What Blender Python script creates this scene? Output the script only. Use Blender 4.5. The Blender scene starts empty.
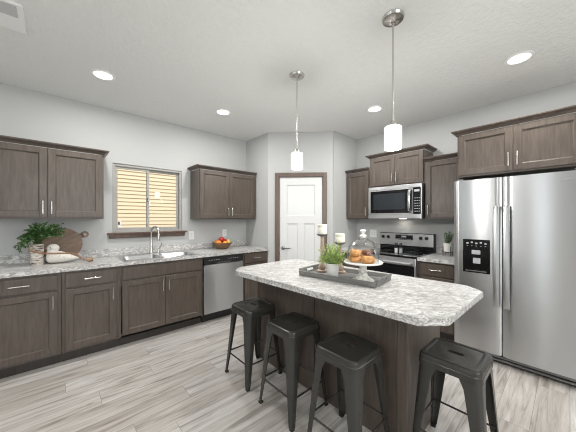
import bpy, bmesh, math, random
from mathutils import Vector, Matrix
PI = math.pi
random.seed(7)
S = bpy.context.scene
COL = S.collection

# ------------------------------------------------------------------ camera, sky, daylight, exposure
YAW = math.radians(47.878)
cam_d = bpy.data.cameras.new('camera'); cam = bpy.data.objects.new('camera', cam_d); COL.objects.link(cam)
cam.location = (0, 0, 1.37)
cam.rotation_euler = (PI/2, 0, YAW - PI/2)
cam_d.sensor_width = 36.0; cam_d.lens = 36.0*255.0/576.0
cam_d.shift_y = 3.0/576.0
cam_d.clip_start = 0.02
S.camera = cam

w = bpy.data.worlds.new('sky'); S.world = w; w.use_nodes = True
wb = w.node_tree.nodes['Background']; wb.inputs[0].default_value = (0.93, 0.96, 1.0, 1); wb.inputs[1].default_value = 1.0

def area(name, loc, rot, sx, sy, power, color=(1, 1, 1), shape='RECTANGLE', spread=PI):
    l = bpy.data.lights.new(name, 'AREA'); l.shape = shape; l.size = sx
    if shape in ('RECTANGLE', 'ELLIPSE'): l.size_y = sy
    l.energy = power; l.color = color; l.spread = spread
    o = bpy.data.objects.new(name, l); COL.objects.link(o); o.location = loc; o.rotation_euler = rot
    return o
# daylight at the living-side openings; front and right ones are added, unseen fill
area('daylight_left_patio', (-2.96, 2.35, 1.65), (0, -PI/2, 0), 1.5, 1.7, 6, (0.86, 0.94, 1.0))
area('daylight_left_window', (-2.96, .46, 1.35), (0, -PI/2, 0), 2.1, .42, 11, (0.92, 0.96, 1.0))
area('added_daylight_front', (0.2, -3.66, 1.65), (PI/2, 0, 0), 2.6, 1.6, 66, (0.95, 0.97, 1.0))
area('added_daylight_right', (3.96, -2.1, 1.65), (0, PI/2, 0), 1.5, 1.3, 20, (1.0, 0.97, 0.93))
sun_d = bpy.data.lights.new('sun', 'SUN'); sun_d.energy = 3.2; sun_d.angle = .01; sun_d.color = (1, .96, .9)
sun = bpy.data.objects.new('sun', sun_d); COL.objects.link(sun); sun.rotation_euler = (math.radians(42), math.radians(4), 0)
DOWN_W, FILL_W, PEND_W = 14, 15, 14

S.view_settings.view_transform = 'Standard'; S.view_settings.look = 'None'
S.view_settings.gamma = 1; S.view_settings.use_curve_mapping = False
S.view_settings.exposure = 0.10
S.cycles.filter_width = 1.1

# ------------------------------------------------------------------ materials
def mat(name, col=(.5, .5, .5), rough=.5, metal=0.0, spec=None, emit=None, estr=0):
    m = bpy.data.materials.new(name); m.use_nodes = True
    b = m.node_tree.nodes['Principled BSDF']
    b.inputs['Base Color'].default_value = (*col, 1); b.inputs['Roughness'].default_value = rough
    b.inputs['Metallic'].default_value = metal
    if spec is not None: b.inputs['Specular IOR Level'].default_value = spec
    if emit: b.inputs['Emission Color'].default_value = (*emit, 1); b.inputs['Emission Strength'].default_value = estr
    return m
class NT:
    def __init__(s, m): s.t = m.node_tree; s.n = s.t.nodes; s.b = s.n['Principled BSDF']
    def node(s, ty, **kw):
        n = s.n.new(ty)
        for k, v in kw.items(): setattr(n, k, v)
        return n
    def link(s, a, b): s.t.links.new(a, b)
    def coords(s, scale=(1, 1, 1), rot=(0, 0, 0), rand=False):
        tc = s.node('ShaderNodeTexCoord'); mp = s.node('ShaderNodeMapping')
        mp.inputs['Scale'].default_value = scale; src = tc.outputs['Object']
        if any(rot):
            m0 = s.node('ShaderNodeMapping'); m0.inputs['Rotation'].default_value = rot; s.link(src, m0.inputs['Vector']); src = m0.outputs[0]
        s.link(src, mp.inputs['Vector'])
        if rand:
            oi = s.node('ShaderNodeObjectInfo'); mu = s.node('ShaderNodeMath', operation='MULTIPLY'); mu.inputs[1].default_value = 37.0
            s.link(oi.outputs['Random'], mu.inputs[0]); s.link(mu.outputs[0], mp.inputs['Location'])
        return mp.outputs[0]
    def noise(s, vec, scale=1, detail=4, rough=.55, dist=0):
        n = s.node('ShaderNodeTexNoise'); n.inputs['Scale'].default_value = scale; n.inputs['Detail'].default_value = detail
        n.inputs['Roughness'].default_value = rough; n.inputs['Distortion'].default_value = dist
        s.link(vec, n.inputs['Vector']); return n.outputs['Fac']
    def ramp(s, fac, stops):
        r = s.node('ShaderNodeValToRGB'); e = r.color_ramp.elements
        while len(e) < len(stops): e.new(.5)
        for i, (p, c) in enumerate(stops): e[i].position = p; e[i].color = (*c, 1)
        s.link(fac, r.inputs['Fac']); return r.outputs['Color']
    def mix(s, fac, a, b, mode='MIX'):
        m = s.node('ShaderNodeMix', data_type='RGBA', blend_type=mode)
        for v, k in ((fac, 0), (a, 6), (b, 7)):
            if hasattr(v, 'is_output'): s.link(v, m.inputs[k])
            else: m.inputs[k].default_value = v if k == 0 else (*v, 1)
        return m.outputs[2]
    def bump(s, h, strength=.3, dist=.01):
        b = s.node('ShaderNodeBump'); b.inputs['Strength'].default_value = strength; b.inputs['Distance'].default_value = dist
        s.link(h, b.inputs['Height']); s.link(b.outputs[0], s.b.inputs['Normal'])
    def base(s, c): s.link(c, s.b.inputs['Base Color'])

def wood(name, c0, c1, rough=.36, scale=(34, 34, 4.0), bump=.05, rand=True):
    m = mat(name, c0, rough); t = NT(m); v = t.coords(scale, rand=rand)
    n1 = t.noise(v, 1.0, 6, .6, .6)
    v2 = t.coords((scale[0]*4, scale[1]*4, scale[2]*2.2), rand=rand); n2 = t.noise(v2, 1.0, 3, .6)
    c = t.ramp(n1, [(.3, c0), (.7, c1)])
    d = t.ramp(n2, [(.3, (.86, .86, .86)), (.62, (1, 1, 1))])
    t.base(t.mix(1.0, c, d, 'MULTIPLY')); t.bump(n2, bump, .003)
    return m
M = {}
M['cab'] = wood('stained_maple', (.075, .058, .047), (.124, .099, .082))
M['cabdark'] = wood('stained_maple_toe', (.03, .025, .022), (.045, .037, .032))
M['trimwood'] = wood('dark_trim_wood', (.085, .05, .037), (.14, .085, .062))
M['casing'] = wood('casing_wood', (.115, .082, .066), (.18, .135, .11))
M['wall'] = mat('wall_paint', (.50, .505, .50), .85, spec=.2)
t = NT(M['wall']); t.bump(t.noise(t.coords((90, 90, 90)), 1, 3), .06, .002)
M['ceil'] = mat('ceiling_texture', (.80, .81, .795), .95, spec=.1)
t = NT(M['ceil']); v = t.coords((1, 1, 1)); n = t.noise(v, 26, 5, .6, .4); t.bump(t.ramp(n, [(.42, (0, 0, 0)), (.6, (1, 1, 1))]), .5, .006)
M['white'] = mat('white_paint', (.70, .705, .70), .35)
M['fixture'] = mat('white_enamel', (.88, .88, .87), .4)
M['ventgrey'] = mat('grey_grille', (.50, .50, .50), .5)
M['whitepl'] = mat('white_plastic', (.80, .80, .78), .3)
M['ceram'] = mat('white_ceramic', (.80, .79, .76), .25)
M['steel'] = mat('brushed_stainless', (.54, .545, .55), .30, 1.0)
t = NT(M['steel']); t.b.inputs['Anisotropic'].default_value = .85; t.b.inputs['Anisotropic Rotation'].default_value = .25
tg_ = t.node('ShaderNodeTangent', direction_type='RADIAL', axis='Z'); t.link(tg_.outputs[0], t.b.inputs['Tangent'])
M['steeldk'] = mat('dark_steel', (.22, .22, .225), .35, 1.0)
M['nickel'] = mat('brushed_nickel', (.62, .60, .57), .25, 1.0)
M['chrome'] = mat('polished_chrome', (.75, .75, .76), .12, 1.0)
M['blackgl'] = mat('black_glass', (.008, .008, .009), .06)
M['ovengl'] = mat('oven_window_glass', (.03, .035, .04), .08)
M['blackpl'] = mat('black_plastic', (.015, .015, .016), .35)
M['disp'] = mat('dispenser_black', (.006, .006, .006), .22, spec=.25)
M['blackmt'] = mat('black_wire', (.012, .012, .012), .45)
M['greymark'] = mat('pale_marking', (.45, .46, .48), .5)
M['gunmetal'] = mat('gunmetal_powdercoat', (.036, .0355, .032), .25, .0)
M['rubber'] = mat('black_rubber', (.012, .012, .012), .7)
M['leaf'] = mat('dark_green_leaf', (.02, .075, .022), .5)
t = NT(M['leaf']); t.base(t.ramp(t.noise(t.coords((1, 1, 1)), 45, 2), [(.35, (.015, .055, .016)), (.65, (.15, .28, .09))]))
M['fern'] = mat('fresh_green_leaf', (.17, .32, .07), .5)
t = NT(M['fern']); t.base(t.ramp(t.noise(t.coords((1, 1, 1)), 40, 2), [(.3, (.26, .40, .085)), (.7, (.56, .68, .27))]))
M['sage'] = mat('sage_green_leaf', (.17, .24, .13), .5)
M['soil'] = mat('dark_soil', (.03, .022, .016), .9)
M['stem'] = mat('green_stem', (.07, .12, .035), .6)
M['candle'] = mat('ivory_wax', (.85, .82, .72), .5)
M['apple'] = mat('red_apple_skin', (.42, .025, .02), .3)
M['orange'] = mat('orange_peel', (.75, .26, .045), .42)
M['pear'] = mat('yellow_pear_skin', (.62, .48, .12), .4)
M['bun'] = mat('golden_pastry', (.62, .24, .05), .42)
t = NT(M['bun']); t.base(t.ramp(t.noise(t.coords((1, 1, 1)), 38, 4), [(.35, (.48, .19, .045)), (.65, (.78, .42, .14))]))
M['chocbun'] = mat('brown_pastry', (.16, .06, .025), .45)
M['bowl'] = wood('bowl_wood', (.12, .065, .03), (.25, .15, .075), .45, (30, 30, 30))
M['board'] = wood('board_wood', (.15, .095, .062), (.26, .175, .125), .5, (6, 30, 30))
M['driftwood'] = wood('grey_driftwood', (.13, .13, .122), (.26, .255, .245), .6, (30, 5, 30), .15)
M['palewood'] = wood('washed_wood', (.38, .27, .20), (.58, .46, .37), .6, (30, 30, 30))
M['bead'] = mat('wood_bead', (.30, .17, .10), .55)
M['jute'] = mat('jute_tassel', (.36, .25, .17), .9)
M['sky_lens'] = mat('lit_lens', (1, 1, 1), .4, emit=(1, .97, .92), estr=4.0)
M['shade'] = mat('lit_opal_glass', (1, 1, .99), .3, emit=(1, .98, .95), estr=2.2)
M['marbled'] = mat('birch_bark', (.6, .57, .52), .75)
t = NT(M['marbled']); n = t.noise(t.coords((14, 14, 60)), 1, 4, .6, .5); t.base(t.ramp(n, [(.36, (.05, .04, .035)), (.45, (.40, .35, .30)), (.6, (.72, .69, .63))]))
M['distress'] = mat('distressed_white', (.72, .69, .63), .6)
t = NT(M['distress']); n = t.noise(t.coords((30, 30, 30)), 1, 4, .65); t.base(t.ramp(n, [(.30, (.25, .20, .15)), (.40, (.78, .75, .69))]))
M['stone'] = mat('whitewashed_stone', (.7, .68, .64), .6)
t = NT(M['stone']); n = t.noise(t.coords((40, 40, 40)), 1, 4); t.base(t.ramp(n, [(.35, (.45, .43, .40)), (.55, (.76, .74, .70))]))
M['siding'] = mat('tan_siding', (.70, .575, .405), .7)
M['grass'] = mat('gravel_ground', (.30, .29, .27), .9)
M['vinyl'] = mat('window_vinyl', (.36, .35, .33), .45)

def glass_thin(name, tint=(1, 1, 1), gloss=.06, k=.8):
    m = bpy.data.materials.new(name); m.use_nodes = True; nt = m.node_tree; nt.nodes.clear()
    o = nt.nodes.new('ShaderNodeOutputMaterial'); mx = nt.nodes.new('ShaderNodeMixShader')
    tr = nt.nodes.new('ShaderNodeBsdfTransparent'); tr.inputs[0].default_value = (*tint, 1)
    gl = nt.nodes.new('ShaderNodeBsdfGlossy'); gl.inputs['Roughness'].default_value = .03
    lw = nt.nodes.new('ShaderNodeLayerWeight'); lw.inputs[0].default_value = .25
    ml = nt.nodes.new('ShaderNodeMath'); ml.operation = 'MULTIPLY_ADD'; ml.inputs[1].default_value = k; ml.inputs[2].default_value = gloss
    nt.links.new(lw.outputs['Fresnel'], ml.inputs[0]); nt.links.new(ml.outputs[0], mx.inputs[0])
    nt.links.new(tr.outputs[0], mx.inputs[1]); nt.links.new(gl.outputs[0], mx.inputs[2]); nt.links.new(mx.outputs[0], o.inputs[0])
    return m
M['pane'] = glass_thin('window_glass', (.97, .98, .97), .0, .10)
M['dome'] = glass_thin('clear_glass', (.98, .985, .985), .015, .35)

# floor: greige wood-look planks running along X
m = mat('plank_floor', (.5, .45, .4), .38); M['floor'] = m; t = NT(m)
v = t.coords((1, 1, 1))
sx_ = t.node('ShaderNodeSeparateXYZ'); t.link(v, sx_.inputs[0])
dv_ = t.node('ShaderNodeMath', operation='DIVIDE'); dv_.inputs[1].default_value = .178; t.link(sx_.outputs[1], dv_.inputs[0])
fl_ = t.node('ShaderNodeMath', operation='FLOOR'); t.link(dv_.outputs[0], fl_.inputs[0])
wn_ = t.node('ShaderNodeTexWhiteNoise', noise_dimensions='1D'); t.link(fl_.outputs[0], wn_.inputs['W'])
ma_ = t.node('ShaderNodeMath', operation='MULTIPLY_ADD'); ma_.inputs[1].default_value = 1.22; t.link(wn_.outputs['Value'], ma_.inputs[0]); t.link(sx_.outputs[0], ma_.inputs[2])
cx_ = t.node('ShaderNodeCombineXYZ'); t.link(ma_.outputs[0], cx_.inputs[0]); t.link(sx_.outputs[1], cx_.inputs[1]); v = cx_.outputs[0]
br = t.node('ShaderNodeTexBrick'); br.offset = 0; br.offset_frequency = 1; br.squash = 1
br.inputs['Scale'].default_value = 1; br.inputs['Brick Width'].default_value = 1.22; br.inputs['Row Height'].default_value = .178
br.inputs['Mortar Size'].default_value = .0013; br.inputs['Mortar Smooth'].default_value = .3; br.inputs['Bias'].default_value = 0
br.inputs['Color1'].default_value = (0, 0, 0, 1); br.inputs['Color2'].default_value = (1, 1, 1, 1); br.inputs['Mortar'].default_value = (.5, .5, .5, 1)
t.link(v, br.inputs['Vector'])
# per-plank offset of the grain
mp = t.node('ShaderNodeVectorMath', operation='MULTIPLY_ADD'); mp.inputs[1].default_value = (7.3, 5.1, 3.7); t.link(br.outputs['Color'], mp.inputs[0]); t.link(v, mp.inputs[2])
sc = t.node('ShaderNodeMapping'); sc.inputs['Scale'].default_value = (1.5, 20, 1); t.link(mp.outputs[0], sc.inputs[0])
g1 = t.noise(sc.outputs[0], 1, 6, .62, 1.0)
sc2 = t.node('ShaderNodeMapping'); sc2.inputs['Scale'].default_value = (5, 90, 1); t.link(mp.outputs[0], sc2.inputs[0])
g2 = t.noise(sc2.outputs[0], 1, 3, .6)
sc3 = t.node('ShaderNodeMapping'); sc3.inputs['Scale'].default_value = (2.2, 16, 1); t.link(mp.outputs[0], sc3.inputs[0])
g3 = t.noise(sc3.outputs[0], 1, 3, .6, .5)
plank = t.ramp(br.outputs['Color'], [(0, (.48, .45, .425)), (.3, (.55, .525, .50)), (.65, (.61, .60, .59)), (1, (.51, .485, .46))])
grain = t.ramp(g1, [(.32, (.47, .43, .40)), (.47, (.90, .875, .85)), (.68, (1.14, 1.14, 1.14))])
knot = t.ramp(g3, [(.22, (.30, .25, .22)), (.27, (.72, .66, .62)), (.36, (1, 1, 1))])
fine = t.ramp(g2, [(.3, (.86, .85, .84)), (.6, (1, 1, 1))])
c = t.mix(1, t.mix(1, t.mix(1, plank, grain, 'MULTIPLY'), fine, 'MULTIPLY'), knot, 'MULTIPLY')
c = t.mix(br.outputs['Fac'], c, (.20, .17, .15)); t.base(c)
t.bump(g2, .05, .002)

# granite-look laminate
def granite(name, rot):
    m = mat(name, (.6, .6, .58), .3); t = NT(m)
    v = t.coords((8, 15, 14), rot); n1 = t.noise(v, 1, 8, .68, 1.2)
    v2 = t.coords((60, 95, 90), rot); n2 = t.noise(v2, 1, 4, .7, .8)
    v3 = t.coords((9, 20, 20), rot); n3 = t.noise(v3, 1, 6, .60, 1.8)
    v4 = t.coords((22, 44, 40), rot); n4 = t.noise(v4, 1, 5, .7, 1.5)
    c = t.ramp(n1, [(.33, (.44, .435, .425)), (.46, (.66, .655, .65)), (.60, (.77, .77, .765))])
    f = t.ramp(n2, [(.30, (.50, .49, .48)), (.45, (.93, .93, .925)), (.6, (1, 1, 1))])
    k = t.ramp(n3, [(.42, (1, 1, 1)), (.475, (.66, .645, .63)), (.50, (.46, .44, .425)), (.52, (.66, .645, .63)), (.58, (1, 1, 1))])
    g = t.ramp(n4, [(.30, (.34, .315, .30)), (.39, (.82, .81, .80)), (.46, (1, 1, 1))])
    t.base(t.mix(1, t.mix(1, t.mix(1, c, f, 'MULTIPLY'), k, 'MULTIPLY'), g, 'MULTIPLY')); return m
M['granite'] = granite('granite_laminate', (0, 0, .15))
M['granite2'] = granite('granite_laminate_island', (0, 0, .78))

# ------------------------------------------------------------------ mesh helpers
class MB:
    def __init__(s): s.bm = bmesh.new()
    def box(s, x0, x1, y0, y1, z0, z1, bev=0.0, seg=1):
        r = bmesh.ops.create_cube(s.bm, size=1)
        vs = r['verts']
        for v in vs: v.co = Vector((x0+(v.co.x+.5)*(x1-x0), y0+(v.co.y+.5)*(y1-y0), z0+(v.co.z+.5)*(z1-z0)))
        if bev > 0:
            es = list({e for v in vs for e in v.link_edges})
            bmesh.ops.bevel(s.bm, geom=es, offset=bev, segments=seg, profile=.6, affect='EDGES')
        return s
    def loft(s, rings, close=True, cap0=True, cap1=True):
        R = [[s.bm.verts.new(p) for p in r] for r in rings]; n = len(R[0])
        for a, b in zip(R, R[1:]):
            for i in range(n if close else n-1):
                j = (i+1) % n; s.bm.faces.new((a[i], a[j], b[j], b[i]))
        if cap0 and close: s.bm.faces.new(R[0][::-1])
        if cap1 and close: s.bm.faces.new(R[-1])
        return R
    def lathe(s, prof, c=(0, 0, 0), n=32, axis='Z'):
        rings = []
        for r, z in prof:
            ring = []
            for i in range(n):
                a = 2*PI*i/n; p = (max(r, 1e-4)*math.cos(a), max(r, 1e-4)*math.sin(a), z)
                if axis == 'Y': p = (p[0], -z, p[1])
                if axis == 'X': p = (z, p[0], p[1])
                ring.append((c[0]+p[0], c[1]+p[1], c[2]+p[2]))
            rings.append(ring)
        if min(prof[0][0], prof[-1][0]) > 1e-3: rings.append(rings[0])
        if rings[-1] is rings[0]:
            R = [[s.bm.verts.new(p) for p in r] for r in rings[:-1]]; m_ = len(R)
            for i in range(m_):
                a, b = R[i], R[(i+1) % m_]
                for k in range(n): s.bm.faces.new((a[k], a[(k+1) % n], b[(k+1) % n], b[k]))
        else: s.loft(rings)
        return s
    def cyl(s, p0, p1, r, n=12, r1=None):
        return s.tube([p0, p1], [r, r if r1 is None else r1], n)
    def tube(s, pts, r, n=10):
        pts = [Vector(p) for p in pts]; rs = r if isinstance(r, (list, tuple)) else [r]*len(pts)
        rings = []; up = None
        for i, p in enumerate(pts):
            d = (pts[min(i+1, len(pts)-1)]-pts[max(i-1, 0)]).normalized()
            if up is None: up = Vector((0, 0, 1)) if abs(d.z) < .9 else Vector((1, 0, 0))
            u = d.cross(up)
            if u.length < 1e-5: u = d.orthogonal()
            u.normalize(); v = u.cross(d); v.normalize(); up = v
            rings.append([tuple(p+rs[i]*(math.cos(2*PI*k/n)*u+math.sin(2*PI*k/n)*v)) for k in range(n)])
        s.loft(rings); return s
    def prism(s, poly, z0, z1):
        s.loft([[(x, y, z0) for x, y in poly], [(x, y, z1) for x, y in poly]]); return s
    def sphere(s, c, r, sx=1, sy=1, sz=1, seg=20, rings=12):
        rr = bmesh.ops.create_uvsphere(s.bm, u_segments=seg, v_segments=rings, radius=r)
        for v in rr['verts']: v.co = Vector((v.co.x*sx+c[0], v.co.y*sy+c[1], v.co.z*sz+c[2]))
        return s
    def quad(s, a, b, c, d): s.bm.faces.new([s.bm.verts.new(p) for p in (a, b, c, d)])
    def build(s, name, m, parent=None, loc=(0, 0, 0), rot=(0, 0, 0), smooth=None):
        bmesh.ops.recalc_face_normals(s.bm, faces=s.bm.faces[:])
        me = bpy.data.meshes.new(name); s.bm.to_mesh(me); s.bm.free()
        me.materials.append(m)
        if smooth is not None:
            for p in me.polygons: p.use_smooth = True
            me.set_sharp_from_angle(angle=math.radians(smooth))
        o = bpy.data.objects.new(name, me); COL.objects.link(o)
        o.parent = parent; o.location = loc; o.rotation_euler = rot
        return o
def tag(o, label, cat, group=None):
    o['label'] = label; o['category'] = cat
    if group: o['group'] = group
    return o
def thing(name, label, cat, loc=(0, 0, 0), rz=0, group=None):
    o = bpy.data.objects.new(name, None); COL.objects.link(o); o.empty_display_size = .1
    o.location = loc; o.rotation_euler = (0, 0, rz)
    return tag(o, label, cat, group)
def struct(o): o['kind'] = 'structure'; return o
def dup(root, loc, rz, label, group=None):
    r = root.copy(); COL.objects.link(r); r.location = loc; r.rotation_euler = (0, 0, rz); r['label'] = label
    if group: r['group'] = group
    for ch in list(root.children):
        c = ch.copy(); COL.objects.link(c); c.parent = r
        for g in list(ch.children):
            d = g.copy(); COL.objects.link(d); d.parent = c
    return r
def rrect(cx, cy, hx, hy, r, z, n=6):
    out = []
    for qx, qy, a0 in ((1, 1, 0), (-1, 1, PI/2), (-1, -1, PI), (1, -1, 3*PI/2)):
        for k in range(n+1):
            a = a0+PI/2*k/n; out.append((cx+qx*(hx-r)+r*math.cos(a), cy+qy*(hy-r)+r*math.sin(a), z))
    return out

YA, XB, H = 3.81, 3.80, 2.73
XL, YF = -2.8, -3.5
# ------------------------------------------------------------------ the setting
struct(MB().box(XL-.1, XB+.1, YF-.1, YA+.1, -.05, 0).build('floor', M['floor']))
struct(MB().box(XL-.1, XB+.1, YF-.1, YA+.1, H, H+.06).build('ceiling', M['ceil']))
def wall_open(name, axis, v0, v1, u0, u1, holes):
    """a wall between planes v0..v1 along u0..u1 with rectangular openings (u0,u1,z0,z1), sorted"""
    b = MB()
    def bx(a0, a1, z0, z1):
        if a1-a0 < 1e-4 or z1-z0 < 1e-4: return
        if axis == 'x': b.box(a0, a1, v0, v1, z0, z1)
        else: b.box(v0, v1, a0, a1, z0, z1)
    p = u0
    for a0, a1, z0, z1 in holes:
        bx(p, a0, 0, H); bx(a0, a1, 0, z0); bx(a0, a1, z1, H); p = a1
    bx(p, u1, 0, H)
    return struct(b.build(name, M['wall']))
WX0, WX1, WZ0, WZ1 = .505, 1.352, 1.20, 2.07
wall_open('wall_back', 'x', YA, YA+.12, XL-.1, XB+.1, [(WX0, WX1, WZ0, WZ1)])
wall_open('wall_right', 'y', XB, XB+.12, YF-.1, YA, [(-2.75, -1.45, .85, 2.45)])
wall_open('wall_left', 'y', XL-.12, XL, YF-.1, YA, [(.22, .70, .30, 2.45), (1.5, 3.2, .85, 2.45)])
wall_open('wall_front', 'x', YF-.12, YF, XL, XB, [(-1.1, 1.5, .85, 2.45)])
# corner pantry: two short returns and a diagonal with the door
PA, PB = Vector((2.456, 3.185)), Vector((3.171, 2.474))
struct(MB().box(2.456, 2.556, PA.y, YA, 0, H).build('wall_pantry_left', M['wall']))
struct(MB().box(PB.x, XB, 2.444, 2.544, 0, H).build('wall_pantry_right', M['wall']))
dv = PB-PA; DL = dv.length; DTH = math.atan2(dv.y, dv.x)
DW0, DW1, DH = .165, .868, 2.04
b = MB(); b.box(0, DW0, 0, .10, 0, H); b.box(DW1, DL+.02, 0, .10, 0, H); b.box(DW0, DW1, 0, .10, DH, H)
struct(b.build('wall_pantry_diagonal', M['wall'], None, (PA.x, PA.y, 0), (0, 0, DTH)))
# pantry door (structure) with panels cut into the face
def pantry_door():
    root = bpy.data.objects.new('door_1', None); COL.objects.link(root); root.location = (PA.x, PA.y, 0); root.rotation_euler = (0, 0, DTH); struct(root)
    root['label'] = 'white three panel pantry door in a stained wood casing'
    x0, x1 = DW0+.018, DW1-.018; z0, z1 = .012, DH-.018
    b = MB(); y0, y1 = .012, .047; st = .112
    pan = [(x0+st, x1-st, 1.42, z1-.115), (x0+st, (x0+x1)/2-.05, .26, 1.30), ((x0+x1)/2+.05, x1-st, .26, 1.30)]
    b.box(x0, x0+st, y0, y1, z0, z1); b.box(x1-st, x1, y0, y1, z0, z1)
    b.box(x0+st, x1-st, y0, y1, z1-.115, z1); b.box(x0+st, x1-st, y0, y1, 1.30, 1.42); b.box(x0+st, x1-st, y0, y1, z0, .26)
    b.box((x0+x1)/2-.05, (x0+x1)/2+.05, y0, y1, .26, 1.30)
    for a0, a1, c0, c1 in pan:
        b.box(a0, a1, y0+.012, y1-.01, c0, c1)
        o = [(a0, c0), (a1, c0), (a1, c1), (a0, c1)]; i = [(a0+.014, c0+.014), (a1-.014, c0+.014), (a1-.014, c1-.014), (a0+.014, c1-.014)]
        b.loft([[(p[0], y0+.0005, p[1]) for p in o], [(p[0], y0+.0118, p[1]) for p in i]], cap0=False, cap1=False)
    b.build('door_slab', M['white'], root)
    for nm, rect in (('door_jamb', (DW0, DW0+.015, 0, DH)), ('door_jamb', (DW1-.015, DW1, 0, DH)), ('door_jamb', (DW0+.015, DW1-.015, DH-.015, DH))):
        MB().box(rect[0], rect[1], 0, .10, rect[2], rect[3]).build(nm, M['casing'], root)
    cw = .062
    for a0, a1, c0, c1 in ((DW0-cw+.008, DW0+.008, 0, DH+cw-.008), (DW1-.008, DW1+cw-.008, 0, DH+cw-.008), (DW0+.008, DW1-.008, DH-.008, DH+cw-.008)):
        MB().box(a0, a1, -.018, -.0005, c0, c1, .004, 2).build('door_casing', M['casing'], root)
    hz = .915; hx = x0+.055
    h = MB(); h.lathe([(0, 0), (.029, 0), (.029, .006), (.012, .012), (.011, .045), (0, .046)], (hx, y0-.0, hz), 24, 'Y')
    h.tube([(hx, y0-.045, hz), (hx+.03, y0-.052, hz+.002), (hx+.075, y0-.052, hz-.002), (hx+.115, y0-.046, hz)], [.010, .009, .008, .007])
    h.build('lever_handle', M['steeldk'], root, smooth=40)
    for z in (.25, 1.05, 1.85):
        MB().cyl((x1+.008, y0-.006, z-.045), (x1+.008, y0-.006, z+.045), .008).build('hinge', M['steeldk'], root, smooth=40)
pantry_door()
# baseboards in stained wood
for nm, bx in (('baseboard_pantry_left', (2.440, 2.4555, PA.y-.01, 3.19)),):
    pass
b = MB(); b.box(0, DW0-.056, -.014, -.0005, 0, .085, .003); b.box(DW1+.056, DL, -.014, -.0005, 0, .085, .003)
struct(b.build('baseboard_pantry', M['casing'], None, (PA.x, PA.y, 0), (0, 0, DTH)))
b = MB(); b.box(XL+.0005, XL+.014, YF+.02, 1.45, 0, .085, .003); b.box(XL+.0005, XL+.014, 3.25, YA-.02, 0, .085, .003); struct(b.build('baseboard_left', M['casing']))
struct(MB().box(XL+.02, -.6, YA-.014, YA-.0005, 0, .085, .003).build('baseboard_back', M['casing']))
struct(MB().box(XB-.014, XB-.0005, YF+.02, -.35, 0, .085, .003).build('baseboard_right', M['casing']))

# kitchen window: vinyl slider with wooden stool
def kitchen_window():
    root = bpy.data.objects.new('window_1', None); COL.objects.link(root); root.location = (WX0, YA, WZ0); struct(root)
    root['label'] = 'horizontal sliding window with grey vinyl frame over the sink'
    W, Hh = WX1-WX0, WZ1-WZ0
    b = MB(); f = .032
    b.box(0, f, .012, .09, 0, Hh, .003); b.box(W-f, W, .012, .09, 0, Hh, .003); b.box(f, W-f, .012, .09, 0, f, .003); b.box(f, W-f, .012, .09, Hh-f, Hh, .003)
    b.build('window_frame', M['vinyl'], root)
    xm = W/2-.03
    for i, (x0, x1, y) in enumerate(((f, xm+.03, .03), (xm, W-f, .056))):
        s = MB(); g = .028
        s.box(x0, x0+g, y, y+.022, f, Hh-f, .002); s.box(x1-g, x1, y, y+.022, f, Hh-f, .002); s.box(x0+g, x1-g, y, y+.022, f, f+g, .002); s.box(x0+g, x1-g, y, y+.022, Hh-f-g, Hh-f, .002)
        so = s.build('window_sash', M['vinyl'], root)
        MB().box(x0+g, x1-g, y+.009, y+.013, f+g, Hh-f-g).build('window_pane', M['pane'], so)
    l = MB(); l.box(xm+.006, xm+.022, .014, .030, Hh*.47, Hh*.47+.06, .003); l.build('sash_latch', M['steeldk'], root)
    st = MB(); st.box(.50, .565, .0605, .0645, .47, .55); st.build('window_sticker', M['candle'], root)
    tg = MB(); tg.box(.066, .10, .0335, .0385, .062, .15); so = tg.build('window_tag', M['whitepl'], root)
    MB().box(.064, .085, .0325, .0334, .095, .135).build('tag_mark', M['trimwood'], so)
    si = MB(); si.box(-.055, W+.055, -.058, .012, -.022, -.0005, .004, 2); si.box(-.035, W+.035, -.03, -.0005, -.072, -.022, .003); si.build('window_sill', M['trimwood'], root)
kitchen_window()
def big_window(n, axis, v, u0, u1, z0, z1, mull, outward):
    """frame and glazing of the openings on the living side; the panes sit inside the wall thickness"""
    root = bpy.data.objects.new('window_%d' % n, None); COL.objects.link(root); struct(root)
    def bx(b, a0, a1, d0, d1, c0, c1):
        d0, d1 = sorted((v+outward*d0, v+outward*d1))
        if axis == 'x': b.box(a0, a1, d0, d1, c0, c1)
        else: b.box(d0, d1, a0, a1, c0, c1)
    f = .055; b = MB()
    bx(b, u0, u0+f, .02, .1, z0, z1); bx(b, u1-f, u1, .02, .1, z0, z1); bx(b, u0+f, u1-f, .02, .1, z0, z0+f); bx(b, u0+f, u1-f, .02, .1, z1-f, z1)
    for k in range(1, mull+1):
        um = u0+(u1-u0)*k/(mull+1); bx(b, um-.04, um+.04, .02, .1, z0+f, z1-f)
    b.build('window_frame', M['white'], root)
    b = MB(); bx(b, u0+f, u1-f, .058, .063, z0+f, z1-f); b.build('window_pane', M['pane'], root)
big_window(2, 'y', XL, 0.22, .70, .30, 2.45, 0, -1)
big_window(3, 'y', XL, 1.5, 3.2, .85, 2.45, 1, -1)
big_window(4, 'x', YF, -1.1, 1.5, .85, 2.45, 1, -1)  # unseen front window, added to let fill light in
big_window(5, 'y', XB, -2.75, -1.45, .85, 2.45, 1, 1)  # unseen right window, added for light from that side

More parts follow.
